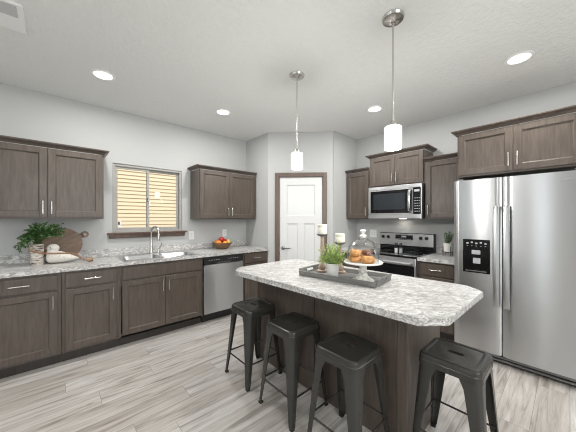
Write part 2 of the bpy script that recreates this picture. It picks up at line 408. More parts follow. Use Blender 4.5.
# outside: neighbour's lap siding and lawn
def siding():
    b = MB(); y = 7.9; pitch = .1016; x0, x1 = -1.5, 9.5
    for k in range(60):
        z = -.2+k*pitch
        pts = [(y, z+pitch), (y-.024, z+.003), (y-.024, z), (y+.012, z)]
        R = [[(x0, p[0], p[1]) for p in pts], [(x1, p[0], p[1]) for p in pts]]
        b.loft(R)
    o = b.build('neighbour_house', M['siding'])
    tag(o, 'tan lap sided neighbouring house wall seen through the kitchen window', 'house')
siding()
struct(MB().box(-14, 14, YA+.3, 14, -.45, -.25).build('ground_outside', M['grass']))

# ------------------------------------------------------------------ cabinets
def shaker(x0, x1, z0, z1, yf, th=.02, fw=.057):
    b = MB()
    b.box(x0, x0+fw, yf, yf+th, z0, z1, .0018); b.box(x1-fw, x1, yf, yf+th, z0, z1, .0018)
    b.box(x0+fw, x1-fw, yf+.0004, yf+th, z1-fw, z1, .0018); b.box(x0+fw, x1-fw, yf+.0004, yf+th, z0, z0+fw, .0018)
    a0, a1, c0, c1 = x0+fw, x1-fw, z0+fw, z1-fw; q = .009
    o = [(a0, c0), (a1, c0), (a1, c1), (a0, c1)]; i = [(a0+q, c0+q), (a1-q, c0+q), (a1-q, c1-q), (a0+q, c1-q)]
    R = [[(p[0], yf+.003, p[1]) for p in o], [(p[0], yf+.0115, p[1]) for p in i]]
    b.loft(R, cap0=False, cap1=True)
    b.box(a0-.002, a1+.002, yf+.013, yf+th-.002, c0-.002, c1+.002)
    return b
def pull(parent, x, z, yf, length=.128, vertical=True):
    b = MB(); r = .0058; off = .03; h = length/2; p = h-.016
    if vertical:
        b.cyl((x, yf-off, z-h), (x, yf-off, z+h), r, 12)
        for s in (-p, p): b.cyl((x, yf, z+s), (x, yf-off, z+s), r*.8, 10)
    else:
        b.cyl((x-h, yf-off, z), (x+h, yf-off, z), r, 12)
        for s in (-p, p): b.cyl((x+s, yf, z), (x+s, yf-off, z), r*.8, 10)
    return b.build('handle', M['nickel'], parent, smooth=40)
CROWN = [(0, 0), (.006, 0), (.009, .006), (.018, .017), (.034, .027), (.042, .030), (.042, .035), (.048, .037), (.048, .047), (0, .047)]
def crown(w, d, z, left, right):
    b = MB(); R = []
    for o, dz in CROWN:
        ring = []
        lx = -o if left else 0; rx = w+o if right else w
        ring += [(lx, -.003, z+dz)] if left else []
        ring += [(lx, -d-o, z+dz), (rx, -d-o, z+dz)]
        ring += [(rx, -.003, z+dz)] if right else []
        R.append(ring)
    n = len(R[0]); V = [[b.bm.verts.new(p) for p in r] for r in R]; m_ = len(V)
    for i in range(m_):
        j = (i+1) % m_
        for k in range(n-1): b.bm.faces.new((V[i][k], V[i][k+1], V[j][k+1], V[j][k]))
    b.bm.faces.new([V[i][0] for i in range(m_)]); b.bm.faces.new([V[i][-1] for i in range(m_)][::-1])
    return b
def upper(label, loc, rz, w, d, z0, z1, doors, left, right, hside='R', reveal=.014, hz=None):
    t = thing('upper_cabinet', label, 'cabinet', (loc[0], loc[1], z0), rz)
    h = z1-z0; db = d-.02
    b = MB(); b.box(0, w, -db, -.001, 0, h, .001); b.build('cabinet_body', M['cab'], t)
    g = .004; rb = .018
    if doors == 2: spans = [(reveal, w/2-g/2, 'R'), (w/2+g/2, w-reveal, 'L')]
    else: spans = [(reveal, w-reveal, hside)]
    for x0, x1, s in spans:
        o = shaker(x0, x1, rb, h-.004, -d).build('door', M['cab'], t)
        pull(o, (x1-.03) if s == 'R' else (x0+.03), rb+.095 if hz is None else hz, -d)
    crown(w, d-.014, h+.003, left, right).build('crown_molding', M['cab'], t)
    return t
WA = 0; WB = -PI/2
upper('wide two door upper cabinet left of the window, above the green plant', (-.53, YA, 0), WA, .914, .325, 1.372, 2.080, 2, True, True)
upper('two door upper cabinet between the window and the pantry corner, above the fruit bowl', (1.475, YA, 0), WA, .958, .325, 1.365, 2.078, 2, True, False)
upper('narrow single door upper cabinet left of the microwave beside the pantry wall', (XB, 2.438, 0), WB, .41, .325, 1.368, 2.096, 1, False, False)
upper('short raised two door upper cabinet directly above the microwave', (XB, 2.024, 0), WB, .775, .325, 1.832, 2.268, 2, True, True, hz=.115)
upper('single door upper cabinet between the microwave and the refrigerator', (XB, 1.246, 0), WB, .424, .325, 1.368, 2.094, 1, False, False, hside='L')
upper('deep two door cabinet above the stainless refrigerator', (XB, .819, 0), WB, .914, .60, 1.815, 2.262, 2, True, True, hz=.125)

def base_cab(name, label, loc, rz, w, layout, hollow=False, hside='R', left_end=0, d=.63):
    t = thing(name, label, 'cabinet', (loc[0], loc[1], 0), rz)
    db = d-.02; b = MB(); T = .874
    if hollow:
        b.box(0, .018, -db, -.004, .105, T); b.box(w-.018, w, -db, -.004, .105, T); b.box(.018, w-.018, -db, -.004, .105, .125); b.box(.018, w-.018, -.012, -.004, .125, T)
        b.box(.018, w-.018, -db, -db+.02, .66, T); b.box(.018, w-.018, -db, -db+.02, .105, .15); b.box(w/2-.02, w/2+.02, -db, -db+.02, .15, .66)
    else: b.box(0, w, -db, -.004, .105, T, .001)
    b.build('cabinet_body', M['cab'], t)
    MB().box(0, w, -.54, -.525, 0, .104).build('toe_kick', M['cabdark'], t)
    rv = .026; g = .004
    if layout in ('drawer_door', 'drawer'):
        o = MB().box(rv, w-rv, -d, -db-.0002, .722, .852, .002).build('drawer', M['cab'], t)
        pull(o, w/2, .79, -d, .128, False)
        if layout == 'drawer_door':
            o = shaker(rv, w-rv, .128, .702, -d).build('door', M['cab'], t)
            pull(o, w-rv-.03 if hside == 'R' else rv+.03, .702-.095, -d)
    if layout == 'sink':
        MB().box(rv, w-rv, -d, -db-.0002, .722, .852, .002).build('false_drawer_front', M['cab'], t)
        for x0, x1, hx in ((rv, w/2-g/2, w/2-.032), (w/2+g/2, w-rv, w/2+.032)):
            o = shaker(x0, x1, .128, .702, -d).build('door', M['cab'], t); pull(o, hx, .702-.095, -d)
    return t
base_cab('base_cabinet', 'leftmost base cabinet with one drawer over one door, below the green plant', (-.515, YA, 0), WA, .542, 'drawer_door')
base_cab('base_cabinet', 'narrow base cabinet with a drawer over a door, just left of the sink cabinet', (.029, YA, 0), WA, .454, 'drawer_door')
base_cab('sink_base_cabinet', 'wide base cabinet with two doors and a blank drawer front under the sink', (.485, YA, 0), WA, .914, 'sink', hollow=True)
base_cab('base_cabinet', 'narrow base cabinet between the dishwasher and the pantry wall', (2.004, YA, 0), WA, .446, 'drawer_door', hside='L')
base_cab('base_cabinet', 'base cabinet in the corner left of the range', (XB, 2.438, 0), WB, .450, 'drawer_door')
base_cab('base_cabinet', 'base cabinet with a wide drawer between the range and the refrigerator', (XB, 1.214, 0), WB, .40, 'drawer_door')

# ------------------------------------------------------------------ worktops
CZ0, CZ1 = .876, .914
def worktop_a():
    x0, x1 = -.53, 2.450
    t = thing('countertop', 'long pale granite look countertop under the window, holding the sink', 'countertop', (x0, YA, CZ0))
    W = x1-x0; th = CZ1-CZ0; hx0, hx1, hy0, hy1 = .545-x0, 1.335-x0, -.595, -.115
    b = MB(); b.box(0, hx0, -.645, -.001, 0, th); b.box(hx1, W, -.645, -.001, 0, th); b.box(hx0, hx1, -.645, hy0, 0, th); b.box(hx0, hx1, hy1, -.001, 0, th)
    b.build('worktop', M['granite'], t)
    MB().box(0, W, -.02, -.001, th+.0005, th+.09, .003, 2).build('backsplash', M['granite'], t)
worktop_a()
def worktop_b(label, y0, w):
    t = thing('countertop', label, 'countertop', (XB, y0, CZ0), WB); th = CZ1-CZ0
    MB().box(0, w, -.645, -.001, 0, th, .003, 2).build('worktop', M['granite'], t)
    MB().box(0, w, -.02, -.001, th+.0005, th+.09, .003, 2).build('backsplash', M['granite'], t)
worktop_b('short granite look countertop in the corner left of the range', 2.440, .452)
worktop_b('short granite look countertop between range and refrigerator, under the small potted plant', 1.214, .405)

# sink and faucet
def sink():
    t = thing('kitchen_sink', 'double bowl stainless drop in sink below the window', 'sink', (.94, 3.455, CZ1))
    hx, hy = .42, .275
    z = .004
    # rim with two openings: strips
    bw = [(-.375, -.02), (.02, .375)]; by0, by1 = -.225, .125
    b = MB()
    b.box(-hx, hx, by1, hy, .0005, z, .0015); b.box(-hx, hx, -hy, by0, .0005, z, .0015)
    b.box(-hx, bw[0][0], by0, by1, .0005, z); b.box(bw[0][1], bw[1][0], by0, by1, .0005, z); b.box(bw[1][1], hx, by0, by1, .0005, z)
    b.build('sink_rim', M['steel'], t)
    for x0, x1 in bw:
        b = MB(); cx, cy, ax, ay = (x0+x1)/2, (by0+by1)/2, (x1-x0)/2, (by1-by0)/2
        b.loft([rrect(cx, cy, ax, ay, .05, .0045), rrect(cx, cy, ax-.006, ay-.006, .05, -.01), rrect(cx, cy, ax-.012, ay-.012, .05, -.165), rrect(cx, cy, ax-.03, ay-.03, .045, -.18),
                rrect(cx, cy, ax-.03, ay-.03, .045, -.183), rrect(cx, cy, ax-.010, ay-.010, .05, -.168), rrect(cx, cy, ax-.003, ay-.003, .05, -.01), rrect(cx, cy, ax, ay, .05, .003)], cap0=False, cap1=False)
        bm = b.bm; bm.verts.ensure_lookup_table(); n = len(rrect(0, 0, 1, 1, .1, 0))
        bm.faces.new([bm.verts[3*n+i] for i in range(n)]); bm.faces.new([bm.verts[4*n+i] for i in range(n)][::-1])
        o = b.build('bowl', M['steel'], t, smooth=50)
        MB().lathe([(0, 0), (.04, 0), (.042, .003), (.03, .004), (0, .002)], (cx, cy, -.1795), 20).build('drain', M['steeldk'], o, smooth=40)
sink()
def faucet():
    t = thing('kitchen_faucet', 'tall gooseneck faucet behind the sink', 'faucet', (.905, 3.652, CZ1+.0045))
    b = MB(); b.loft([rrect(.0, 0, .10, .026, .025, 0), rrect(0, 0, .10, .026, .025, .006), rrect(0, 0, .094, .02, .02, .010)]); b.build('base_plate', M['nickel'], t, smooth=40)
    b = MB(); b.lathe([(0, .0102), (.026, .0102), (.026, .02), (.021, .04), (.019, .09), (.0165, .16), (.013, .20)], n=20)
    b.build('faucet_body', M['nickel'], t, smooth=40)
    pts = [(0, 0, .20), (0, 0, .27)]
    R = .085
    for k in range(1, 13):
        a = PI*k/12*1.05; pts.append((.25*(-R+R*math.cos(a))*-1, -R+R*math.cos(a), .27+R*1.0*math.sin(a)))
    b = MB(); b.tube(pts, .0115, 14); b.build('spout', M['nickel'], t, smooth=40)
    e = Vector(pts[-1]); d = (Vector(pts[-1])-Vector(pts[-2])).normalized()
    b = MB(); b.tube([e-d*.005, e+d*.02, e+d*.06, e+d*.085], [.0125, .015, .018, .016], 16); b.build('spray_head', M['nickel'], t, smooth=40)
    b = MB(); b.lathe([(0, .0102), (.018, .0102), (.016, .03), (.012, .05), (0, .052)], (.085, 0, 0), 18)
    b.tube([(.085, 0, .045), (.10, -.005, .075), (.118, -.012, .105), (.122, -.014, .135)], [.010, .009, .009, .007], 10); b.build('lever_handle', M['nickel'], t, smooth=40)
faucet()

# ------------------------------------------------------------------ appliances
def dishwasher():
    t = thing('dishwasher', 'stainless dishwasher with black control strip right of the sink cabinet', 'dishwasher', (1.403, YA, 0))
    w = .597; f = -.635
    MB().box(.004, w-.004, -.59, -.01, .105, .872).build('tub', M['blackpl'], t)
    MB().box(.004, w-.004, f, -.592, .125, .765, .006, 3).build('door', M['steel'], t)
    p = MB(); p.box(.004, w-.004, f+.004, -.592, .772, .870, .004, 2); po = p.build('control_panel', M['blackpl'], t)
    MB().box(.20, w-.20, f+.0005, f+.0035, .776, .792, .001).build('handle_recess', M['steeldk'], po)
    for k in range(5): MB().box(.07+k*.034, .09+k*.034, f+.0025, f+.0038, .822, .828).build('button', M['greymark'], po)
    for k in range(5): MB().box(.36+k*.034, .38+k*.034, f+.0025, f+.0038, .822, .828).build('button', M['greymark'], po)
    MB().box(.012, w-.012, -.545, -.53, .002, .104).build('toe_kick', M['blackpl'], t)
dishwasher()

def refrigerator():
    t = thing('refrigerator', 'stainless side by side refrigerator with water dispenser', 'refrigerator', (XB, .806, 0), WB)
    w = .912; F = -.755
    MB().box(.004, w-.004, -.67, -.03, .02, 1.742, .004).build('cabinet_body', M['steeldk'], t)
    zs, ze = .098, 1.757
    s = .384   # seam between the two doors
    def door(nm, x0, x1, hole=None):
        # slightly bowed door front: rounded vertical edges
        b = MB(); n = 14; prof = []
        for k in range(n+1):
            u = k/n; x = x0+(x1-x0)*u; e = min(u, 1-u)*(x1-x0)
            y = F-.006*math.sin(PI*u) + (.016*(1-min(1, e/.022))**2)
            prof.append((x, y))
        prof += [(x1, -.678), (x0, -.678)]
        b.loft([[(p[0], p[1], zs) for p in prof], [(p[0], p[1], ze) for p in prof]])
        return b.build(nm, M['steel'], t, smooth=30)
    fz = door('freezer_door', 0, s-.004); fr = door('fridge_door', s+.004, w)
    def handle(x, parent):
        b = MB(); rings = []
        zz = [.555, .60, .80, 1.02, 1.25, 1.44, 1.49]; off = [.030, .044, .052, .055, .052, .044, .030]
        for z, o in zip(zz, off):
            rings.append([(x+p[0], F-o+p[1], z) for p in [(q[0], q[1]) for q in rrect(0, 0, .0235, .008, .006, 0, 3)]])
        b.loft(rings)
        for z in (.575, 1.47): b.box(x-.012, x+.012, F-.034, F+.002, z-.016, z+.016, .003)
        b.build('handle', M['steel'], parent, smooth=50)
    handle(s-.036, fz); handle(s+.037, fr)
    # ice and water dispenser
    x0, x1, z0, z1 = .082, .298, .845, 1.17; d = MB(); y = F-.008
    d.box(x0, x1, y-.006, y+.014, z1-.10, z1, .004); d.box(x0, x0+.016, y-.006, y+.014, z0, z1-.10, .002); d.box(x1-.016, x1, y-.006, y+.014, z0, z1-.10, .002); d.box(x0+.016, x1-.016, y-.006, y+.014, z0, z0+.03, .002)
    d.box(x0+.016, x1-.016, y-.0008, y+.0135, z0+.03, z1-.10)
    do = d.build('dispenser', M['disp'], fz)
    b = MB(); b.box(.155, .225, y-.012, y+.004, z1-.145, z1-.105, .004); b.build('dispenser_spout', M['greymark'], do)
    b = MB(); b.box(.165, .225, y-.008, y+.004, z0+.09, z0+.145, .004, 2); b.build('dispenser_paddle', M['greymark'], do)
    for k in range(5):
        xx = x0+.03+k*.036; MB().box(xx, xx+.018, y-.0068, y-.0058, z1-.045+.008*(k % 2), z1-.030+.008*(k % 2)).build('button_icon', M['greymark'], do)
        MB().box(xx+.003, xx+.014, y-.0068, y-.0058, z1-.066, z1-.062).build('button_mark', M['greymark'], do)
    MB().box(x0+.022, x1-.022, y-.010, y+.002, z0+.010, z0+.022, .002).build('drip_tray', M['steeldk'], do)
    # maker's mark, top right of the wide door
    b = MB()
    for k in range(8):
        xx = .755+k*.0095; b.box(xx, xx+.006, F-.0085, F-.0005, 1.688, 1.688+.010+.008*(k in (0, 3, 7)))
    b.build('badge', M['greymark'], fr)
    g = MB(); g.box(.01, w-.01, -.70, -.672, .018, .088, .003)
    go = g.build('base_grille', M['blackpl'], t)
    b = MB(); b.box(.02, w-.02, -.712, -.7005, .058, .076, .002); b.box(.02, w-.02, -.712, -.7005, .028, .046, .002); b.build('grille_slat', M['steeldk'], go)
    for x in (.05, w-.05):
        MB().cyl((x, -.66, 0), (x, -.66, .02), .018).build('foot', M['blackpl'], t, smooth=40)
        MB().cyl((x, -.12, 0), (x, -.12, .02), .018).build('foot', M['blackpl'], t, smooth=40)
    for x in (.05, w-.05): MB().box(x-.03, x+.03, -.735, -.62, 1.7585, 1.775, .004).build('hinge_cover', M['steeldk'], t)
refrigerator()

def microwave():
    t = thing('microwave', 'stainless over the range microwave with black glass door', 'microwave', (XB, 1.995, 1.376), WB)
    w = .745; h = .45; f = -.40
    MB().box(0, w, -.37, -.002, .0, h, .003).build('microwave_body', M['steeldk'], t)
    MB().box(.0, w, f, -.372, h-.048, h, .003).build('top_trim', M['steel'], t)
    MB().box(.0, w, f, -.372, 0, .058, .003).build('bottom_trim', M['steel'], t)
    d = MB(); d.box(0, .635, f, -.372, .06, h-.05, .002); do = d.build('door', M['steel'], t)
    MB().box(.038, .612, f-.003, f+.001, .075, h-.062, .0015).build('door_glass', M['blackgl'], do)
    MB().box(.085, .535, f-.0045, f-.0032, .125, h-.105, .0005).build('window_mesh', M['ovengl'], do)
    b = MB(); rings = []
    for z, o in ((.08, .012), (.10, .032), (.16, .045), (.23, .048), (.30, .045), (.36, .032), (.38, .012)):
        rings.append([(.603+p[0], f-o+p[1], z) for p in [(q[0], q[1]) for q in rrect(0, 0, .017, .009, .007, 0, 3)]])
    b.loft(rings); b.build('handle', M['chrome'], do, smooth=50)
    p = MB(); p.box(.641, w-.014, f-.002, -.372, .06, h-.05, .002); po = p.build('control_panel', M['blackgl'], t)
    MB().box(w-.013, w, f, -.372, .06, h-.05, .001).build('side_trim', M['steel'], t)
    MB().box(.655, w-.028, f-.0032, f-.0021, h-.105, h-.075).build('display', M['greymark'], po)
    for r in range(6):
        for c in range(3): MB().box(.656+c*.026, .672+c*.026, f-.0032, f-.0021, .09+r*.034, .098+r*.034).build('key', M['greymark'], po)
    b = MB()
    for k in range(7): b.box(.355+k*.009, .361+k*.009, f-.0008, f-.00005, h-.030, h-.020)
    b.build('badge', M['greymark'], t)
    MB().box(.06, .30, -.36, -.20, -.008, -.0005, .002).build('vent_filter', M['steeldk'], t)
    MB().box(.34, .43, -.14, -.09, -.006, -.0005, .002).build('task_light', M['sky_lens'], t)
microwave()
area('microwave_task_lamp', (XB-.115, 1.635, 1.366), (0, 0, 0), .09, .05, .25, (1, .93, .82))

def kitchen_range():
    t = thing('kitchen_range', 'stainless electric range with black glass cooktop and oven door', 'range', (XB, 1.983, 0), WB)
    w = .764; f = -.665
    MB().box(0, w, -.62, -.02, .03, .895, .002).build('range_body', M['steeldk'], t)
    c = MB(); c.box(0, w, f+.01, -.075, .897, .921, .004, 2); co = c.build('cooktop', M['blackgl'], t)
    for x, y, r in ((.2, -.5, .105), (.56, -.5, .085), (.2, -.24, .08), (.56, -.24, .105)):
        for rr in (r, r*.62): MB().lathe([(rr-.0015, .9212), (rr+.0015, .9212), (rr+.0015, .9218), (rr-.0015, .9218)], (x, y, 0), 40).build('burner_ring', M['steeldk'], co)
    # backguard
    g = MB(); g.box(0, w, -.07, -.012, .897, .985, .002); g.build('backguard_base', M['blackgl'], t)
    g = MB(); g.box(0, w-.004, -.078, -.012, .987, 1.158, .004, 2); go = g.build('backguard', M['steel'], t)
    g = MB(); g.box(w-.003, w+.004, -.080, -.012, .897, 1.160, .001); g.build('end_cap', M['blackpl'], t)
    g = MB(); g.box(-.004, w+.004, -.080, -.010, 1.1585, 1.166, .001); g.build('top_cap', M['blackpl'], t)
    MB().box(.245, .495, -.081, -.0785, 1.070, 1.140, .001).build('display_panel', M['blackgl'], go)
    for k in range(7): MB().box(.255+k*.033, .276+k*.033, -.0822, -.0812, 1.078, 1.084).build('button', M['greymark'], go)
    MB().box(.335, .405, -.0822, -.0812, 1.105, 1.128).build('display', M['greymark'], go)
    for x in (.055, .135, .60, .675):
        MB().lathe([(0, 0), (.024, 0), (.022, .012), (.018, .022), (0, .023)], (x, -.0785, 1.104), 20, 'Y').build('knob', M['blackpl'], go, smooth=40)
    # oven door
    d = MB(); d.box(.004, w-.004, f+.005, -.622, .80, .893, .004); d.box(.004, .02, f+.005, -.622, .20, .80); d.box(w-.02, w-.004, f+.005, -.622, .20, .80); d.box(.02, w-.02, f+.005, -.622, .20, .23)
    do = d.build('oven_door', M['steel'], t)
    MB().box(.02, w-.02, f+.006, -.624, .23, .80).build('oven_glass', M['blackgl'], do)
    b = MB(); b.cyl((.04, f-.045, .835), (w-.04, f-.045, .835), .013, 14)
    for x in (.06, w-.06): b.cyl((x, f+.006, .835), (x, f-.045, .835), .010, 12)
    b.build('oven_handle', M['steel'], do, smooth=40)
    dr = MB().box(.004, w-.004, f+.008, -.622, .05, .192, .004).build('storage_drawer', M['steel'], t)
    for x in (.05, w-.05):
        for y in (-.58, -.08): MB().cyl((x, y, 0), (x, y, .03), .018).build('foot', M['blackpl'], t, smooth=40)
kitchen_range()
def shaker_bottle(label, x, y, m):
    t = thing('shaker', label, 'shaker', (x, y, .9225), 0)
    MB().lathe([(0, 0), (.022, 0), (.024, .004), (.023, .07), (.017, .092), (.016, .098), (0, .098)], n=20).build('glass_body', M['dome'], t, smooth=40)
    MB().lathe([(0, .003), (.0195, .003), (.0195, .06), (0, .061)], n=16).build('seasoning', m, t, smooth=40)
    MB().lathe([(0, .0985), (.019, .0985), (.019, .122), (.014, .134), (0, .136)], n=20).build('cap', M['blackpl'], t, smooth=40)
shaker_bottle('glass salt shaker with black cap standing on the cooktop, left of its twin', 3.33, 1.545, M['ceram'])
shaker_bottle('glass pepper shaker with black cap standing on the cooktop, right of its twin', 3.33, 1.484, M['greymark'])

# ------------------------------------------------------------------ island
def island():
    t = thing('kitchen_island', 'dark wood kitchen island base behind the row of stools', 'island', (1.506, .628, 0), math.radians(0.6))
    D, L = .56, 1.475
    MB().box(.012, D-.02, .012, L-.012, .0, .874).build('island_body', M['cab'], t)
    # back panels facing the stools, with seams
    for y0, y1 in ((.0, .715), (.721, L)):
        MB().box(0, .0115, y0, y1, 0, .874, .001).build('back_panel', M['cab'], t)
    MB().box(.0125, D, 0, .0115, 0, .874, .001).build('end_panel', M['cab'], t)
    MB().box(-.006, -.0002, .0, .062, 0, .874, .0015).build('corner_post', M['cab'], t)
    MB().box(-.004, -.0002, L-.03, L, 0, .874, .0015).build('corner_post', M['cab'], t)
    MB().box(.0125, D, L-.0115, L, 0, .874, .001).build('end_panel', M['cab'], t)
    for k in range(3):
        y0 = .012+k*(L-.024)/3; y1 = y0+(L-.024)/3
        # fronts on the range side
        o = MB().box(D-.0195, D, y0+.01, y1-.01, .722, .852, .002).build('drawer', M['cab'], t)
        b = MB(); ym = (y0+y1)/2; b.cyl((D+.03, ym-.064, .79), (D+.03, ym+.064, .79), .0058, 12)
        for s in (-.048, .048): b.cyl((D, ym+s, .79), (D+.03, ym+s, .79), .0046, 10)
        b.build('handle', M['nickel'], o, smooth=40)
        o = MB().box(D-.0195, D, y0+.01, y1-.01, .128, .702, .002).build('door', M['cab'], t)
    # top
island()
poly = [(1.160, 1.965), (1.205, 2.040), (1.29, 2.105), (2.04, 2.125), (2.085, .47), (1.985, .365), (1.345, .372), (1.232, .465)]
ce = (1.65, 1.22)
b = MB(); zr = [CZ0, CZ0+.003, CZ1-.004, CZ1]; sh = [.003, 0, 0, .004]
rings = []
for z, s in zip(zr, sh):
    rings.append([((x-ce[0])*(1-s)+0, (y-ce[1])*(1-s)+0, z-CZ0) for x, y in poly])
b.loft(rings)
tag(b.build('island_countertop', M['granite2'], None, (ce[0], ce[1], CZ0)), 'pale granite look island countertop with clipped corners', 'countertop')

# ------------------------------------------------------------------ stools
def stool(loc, label):
    t = thing('bar_stool', label, 'stool', (loc[0], loc[1], 0), loc[2], 'gunmetal stools at the island')
    SH = .613; hs = .15
    # seat pan: rings from the hand slot out over the rim and back under
    n = 6
    def rr(hx, hy, r, z): return rrect(0, 0, hx, hy, r, z, n)
    prof = [rr(.0155, .0405, .015, SH-.012), rr(.0155, .0405, .015, SH-.034), rr(.0145, .0395, .014, SH-.034), rr(.015, .040, .0145, SH-.0045), rr(.018, .043, .0175, SH-.004),
            rr(.112, .112, .03, SH-.004), rr(.1155, .1155, .031, SH-.0038), rr(.119, .119, .032, SH-.0008), rr(.122, .122, .033, SH), rr(.138, .138, .037, SH), rr(.146, .146, .04, SH-.006), rr(.150, .150, .042, SH-.018),
            rr(.150, .150, .042, SH-.030), rr(.1525, .1525, .043, SH-.034), rr(.1525, .1525, .043, SH-.062), rr(.149, .149, .042, SH-.062), rr(.147, .147, .041, SH-.03), rr(.13, .13, .035, SH-.012)]
    b = MB(); V = b.loft(prof, cap0=False, cap1=False)
    for i in range(len(V[0])):
        j = (i+1) % len(V[0]); b.bm.faces.new((V[-1][i], V[-1][j], V[0][j], V[0][i]))
    b.build('seat', M['gunmetal'], t, smooth=28)
    for sx, sy in ((1, 1), (-1, 1), (-1, -1), (1, -1)):
        b = MB(); rings = []
        for z, c, a, q in ((SH-.055, .1475, .098, .038), (SH-.11, .1515, .076, .036), (SH-.25, .160, .062, .03), (.16, .1725, .044, .02), (.012, .1830, .030, .012)):
            th = .004; s = c-a
            # L section with a rounded outer corner
            o = [(s, c)]+[(c-q+q*math.cos(PI/2-k*PI/8), c-q+q*math.sin(PI/2-k*PI/8)) for k in range(5)]+[(c, s)]
            i = [(c-th, s)]+[(c-q+(q-th)*math.cos(k*PI/8), c-q+(q-th)*math.sin(k*PI/8)) for k in range(5)]+[(s, c-th)]
            rings.append([(sx*p[0], sy*p[1], z) for p in o+i])
        b.loft(rings)
        lg = b.build('leg', M['gunmetal'], t, smooth=40)
        f = MB(); c = .1780
        f.loft([rrect(sx*(c-.008), sy*(c-.008), .0145, .0145, .005, 0, 3), rrect(sx*(c-.008), sy*(c-.008), .0145, .0145, .005, .0115, 3)]); f.build('rubber_foot', M['rubber'], lg)
    z = .185; c = .163
    for p, q in (((-c, -c), (c, -c)), ((c, -c), (c, c)), ((c, c), (-c, c)), ((-c, c), (-c, -c))):
        MB().cyl((p[0], p[1], z), (q[0], q[1], z), .006, 10).build('foot_rail', M['gunmetal'], t, smooth=40)
    return t
s0 = stool((1.298, 1.897, 0), 'gunmetal metal bar stool farthest along the island front, nearest the dishwasher')
dup(s0, (1.298, 1.380, 0), 0, 'second gunmetal bar stool from the dishwasher end, in the middle of the front row')
dup(s0, (1.298, .896, 0), 0, 'gunmetal bar stool third from the dishwasher end, the nearest along the island front')
dup(s0, (1.680, .438, 0), 0, 'gunmetal bar stool on its own at the island end facing the refrigerator')

# ------------------------------------------------------------------ plants
def leafblade(b, p, d, L, W, up=Vector((0, 0, 1)), fold=.25):
    d = d.normalized(); s = d.cross(up)
    if s.length < 1e-4: s = Vector((1, 0, 0))
    s.normalize(); n = s.cross(d)
    pts = [p, p+d*L*.35+s*W/2+n*W*fold, p+d*L, p+d*L*.35-s*W/2+n*W*fold, p+d*L*.4]
    v = [b.bm.verts.new(q) for q in pts]
    b.bm.faces.new((v[0], v[1], v[4])); b.bm.faces.new((v[1], v[2], v[4])); b.bm.faces.new((v[2], v[3], v[4])); b.bm.faces.new((v[3], v[0], v[4]))
def rnd(a, b): return random.uniform(a, b)
# feathery potted fern on the tray
TX, TY, TR = 1.652, 1.185, math.radians(8.5)
TZ = CZ1+.0125
def fern():
    t = thing('potted_fern', 'feathery green plant in a white tapered pot on the tray', 'plant', (1.578, 1.232, TZ))
    b = MB(); b.lathe([(0, 0), (.040, 0), (.042, .003), (.052, .095), (.0535, .104), (.050, .104), (.047, .092), (0, .090)], n=28); b.build('pot', M['ceram'], t, smooth=40)
    MB().lathe([(0, .0905), (.046, .0905), (.04, .096), (0, .098)], n=20).build('soil', M['soil'], t)
    f = MB(); st = MB()
    for k in range(95):
        a = rnd(0, 2*PI); lean = rnd(.1, 1.25)**1.0; L = rnd(.10, .16)*(1-.22*lean/1.25)
        p = Vector((rnd(-.03, .03), rnd(-.03, .03), .094)); d = Vector((math.cos(a)*math.sin(lean), math.sin(a)*math.sin(lean), math.cos(lean)))
        pts = []
        for q in range(6):
            pts.append(p.copy()); p = p+d*L/5; d = (d+Vector((0, 0, -.10))).normalized()
            if q >= 1:
                for _ in range(5):
                    dd = (d+Vector((rnd(-1, 1), rnd(-1, 1), rnd(-.3, .9)))).normalized(); 
                    o_, ln = pts[-1]+d*rnd(0, L/5), rnd(.016, .032); e_ = o_+dd*ln
                    if math.hypot(e_.x, e_.y) < (.106 if e_.x*.24-e_.y*.97 > .0 else .128): leafblade(f, o_, dd, ln, rnd(.005, .009))
        st.tube(pts, .0009, 4)
    f.build('foliage', M['fern'], t); st.build('stem', M['stem'], t)
fern()
def trailing_plant():
    t = thing('greenery_vase', 'dark green leafy sprigs in a birch bark cylinder vase', 'plant', (-.150, 3.562, CZ1+.0008))
    b = MB(); b.lathe([(0, 0), (.050, 0), (.051, .01), (.049, .10), (.051, .205), (.043, .205), (.043, .19), (0, .188)], n=28); b.build('vase', M['marbled'], t, smooth=40)
    f = MB(); st = MB()
    tips = []
    for k in range(105):
        tx = rnd(-.145, .20); ty = rnd(-.10, .09); tz = .345-1.2*max(0, -tx-.02)+rnd(-.10, .075)
        if tx > .05: tz = max(tz, .29)
        if tx > .03: ty = rnd(-.12, -.03)
        a = Vector((rnd(-.025, .025), rnd(-.025, .025), .19)); c = Vector((tx*.35, ty*.5, .36)); e = Vector((tx, ty, tz)); pts = []
        for q in range(9):
            u = q/8; pts.append(a*(1-u)**2+c*2*u*(1-u)+e*u*u)
        st.tube(pts, .0012, 4)
        for q in range(2, 9):
            d = (pts[q]-pts[q-1])
            for _ in range(4):
                dd = d.normalized()*.5+Vector((rnd(-1, 1), rnd(-1, 1), rnd(-.7, .8))); leafblade(f, pts[q], dd, rnd(.020, .032), rnd(.015, .022))
    f.build('foliage', M['leaf'], t); st.build('stem', M['stem'], t)
trailing_plant()
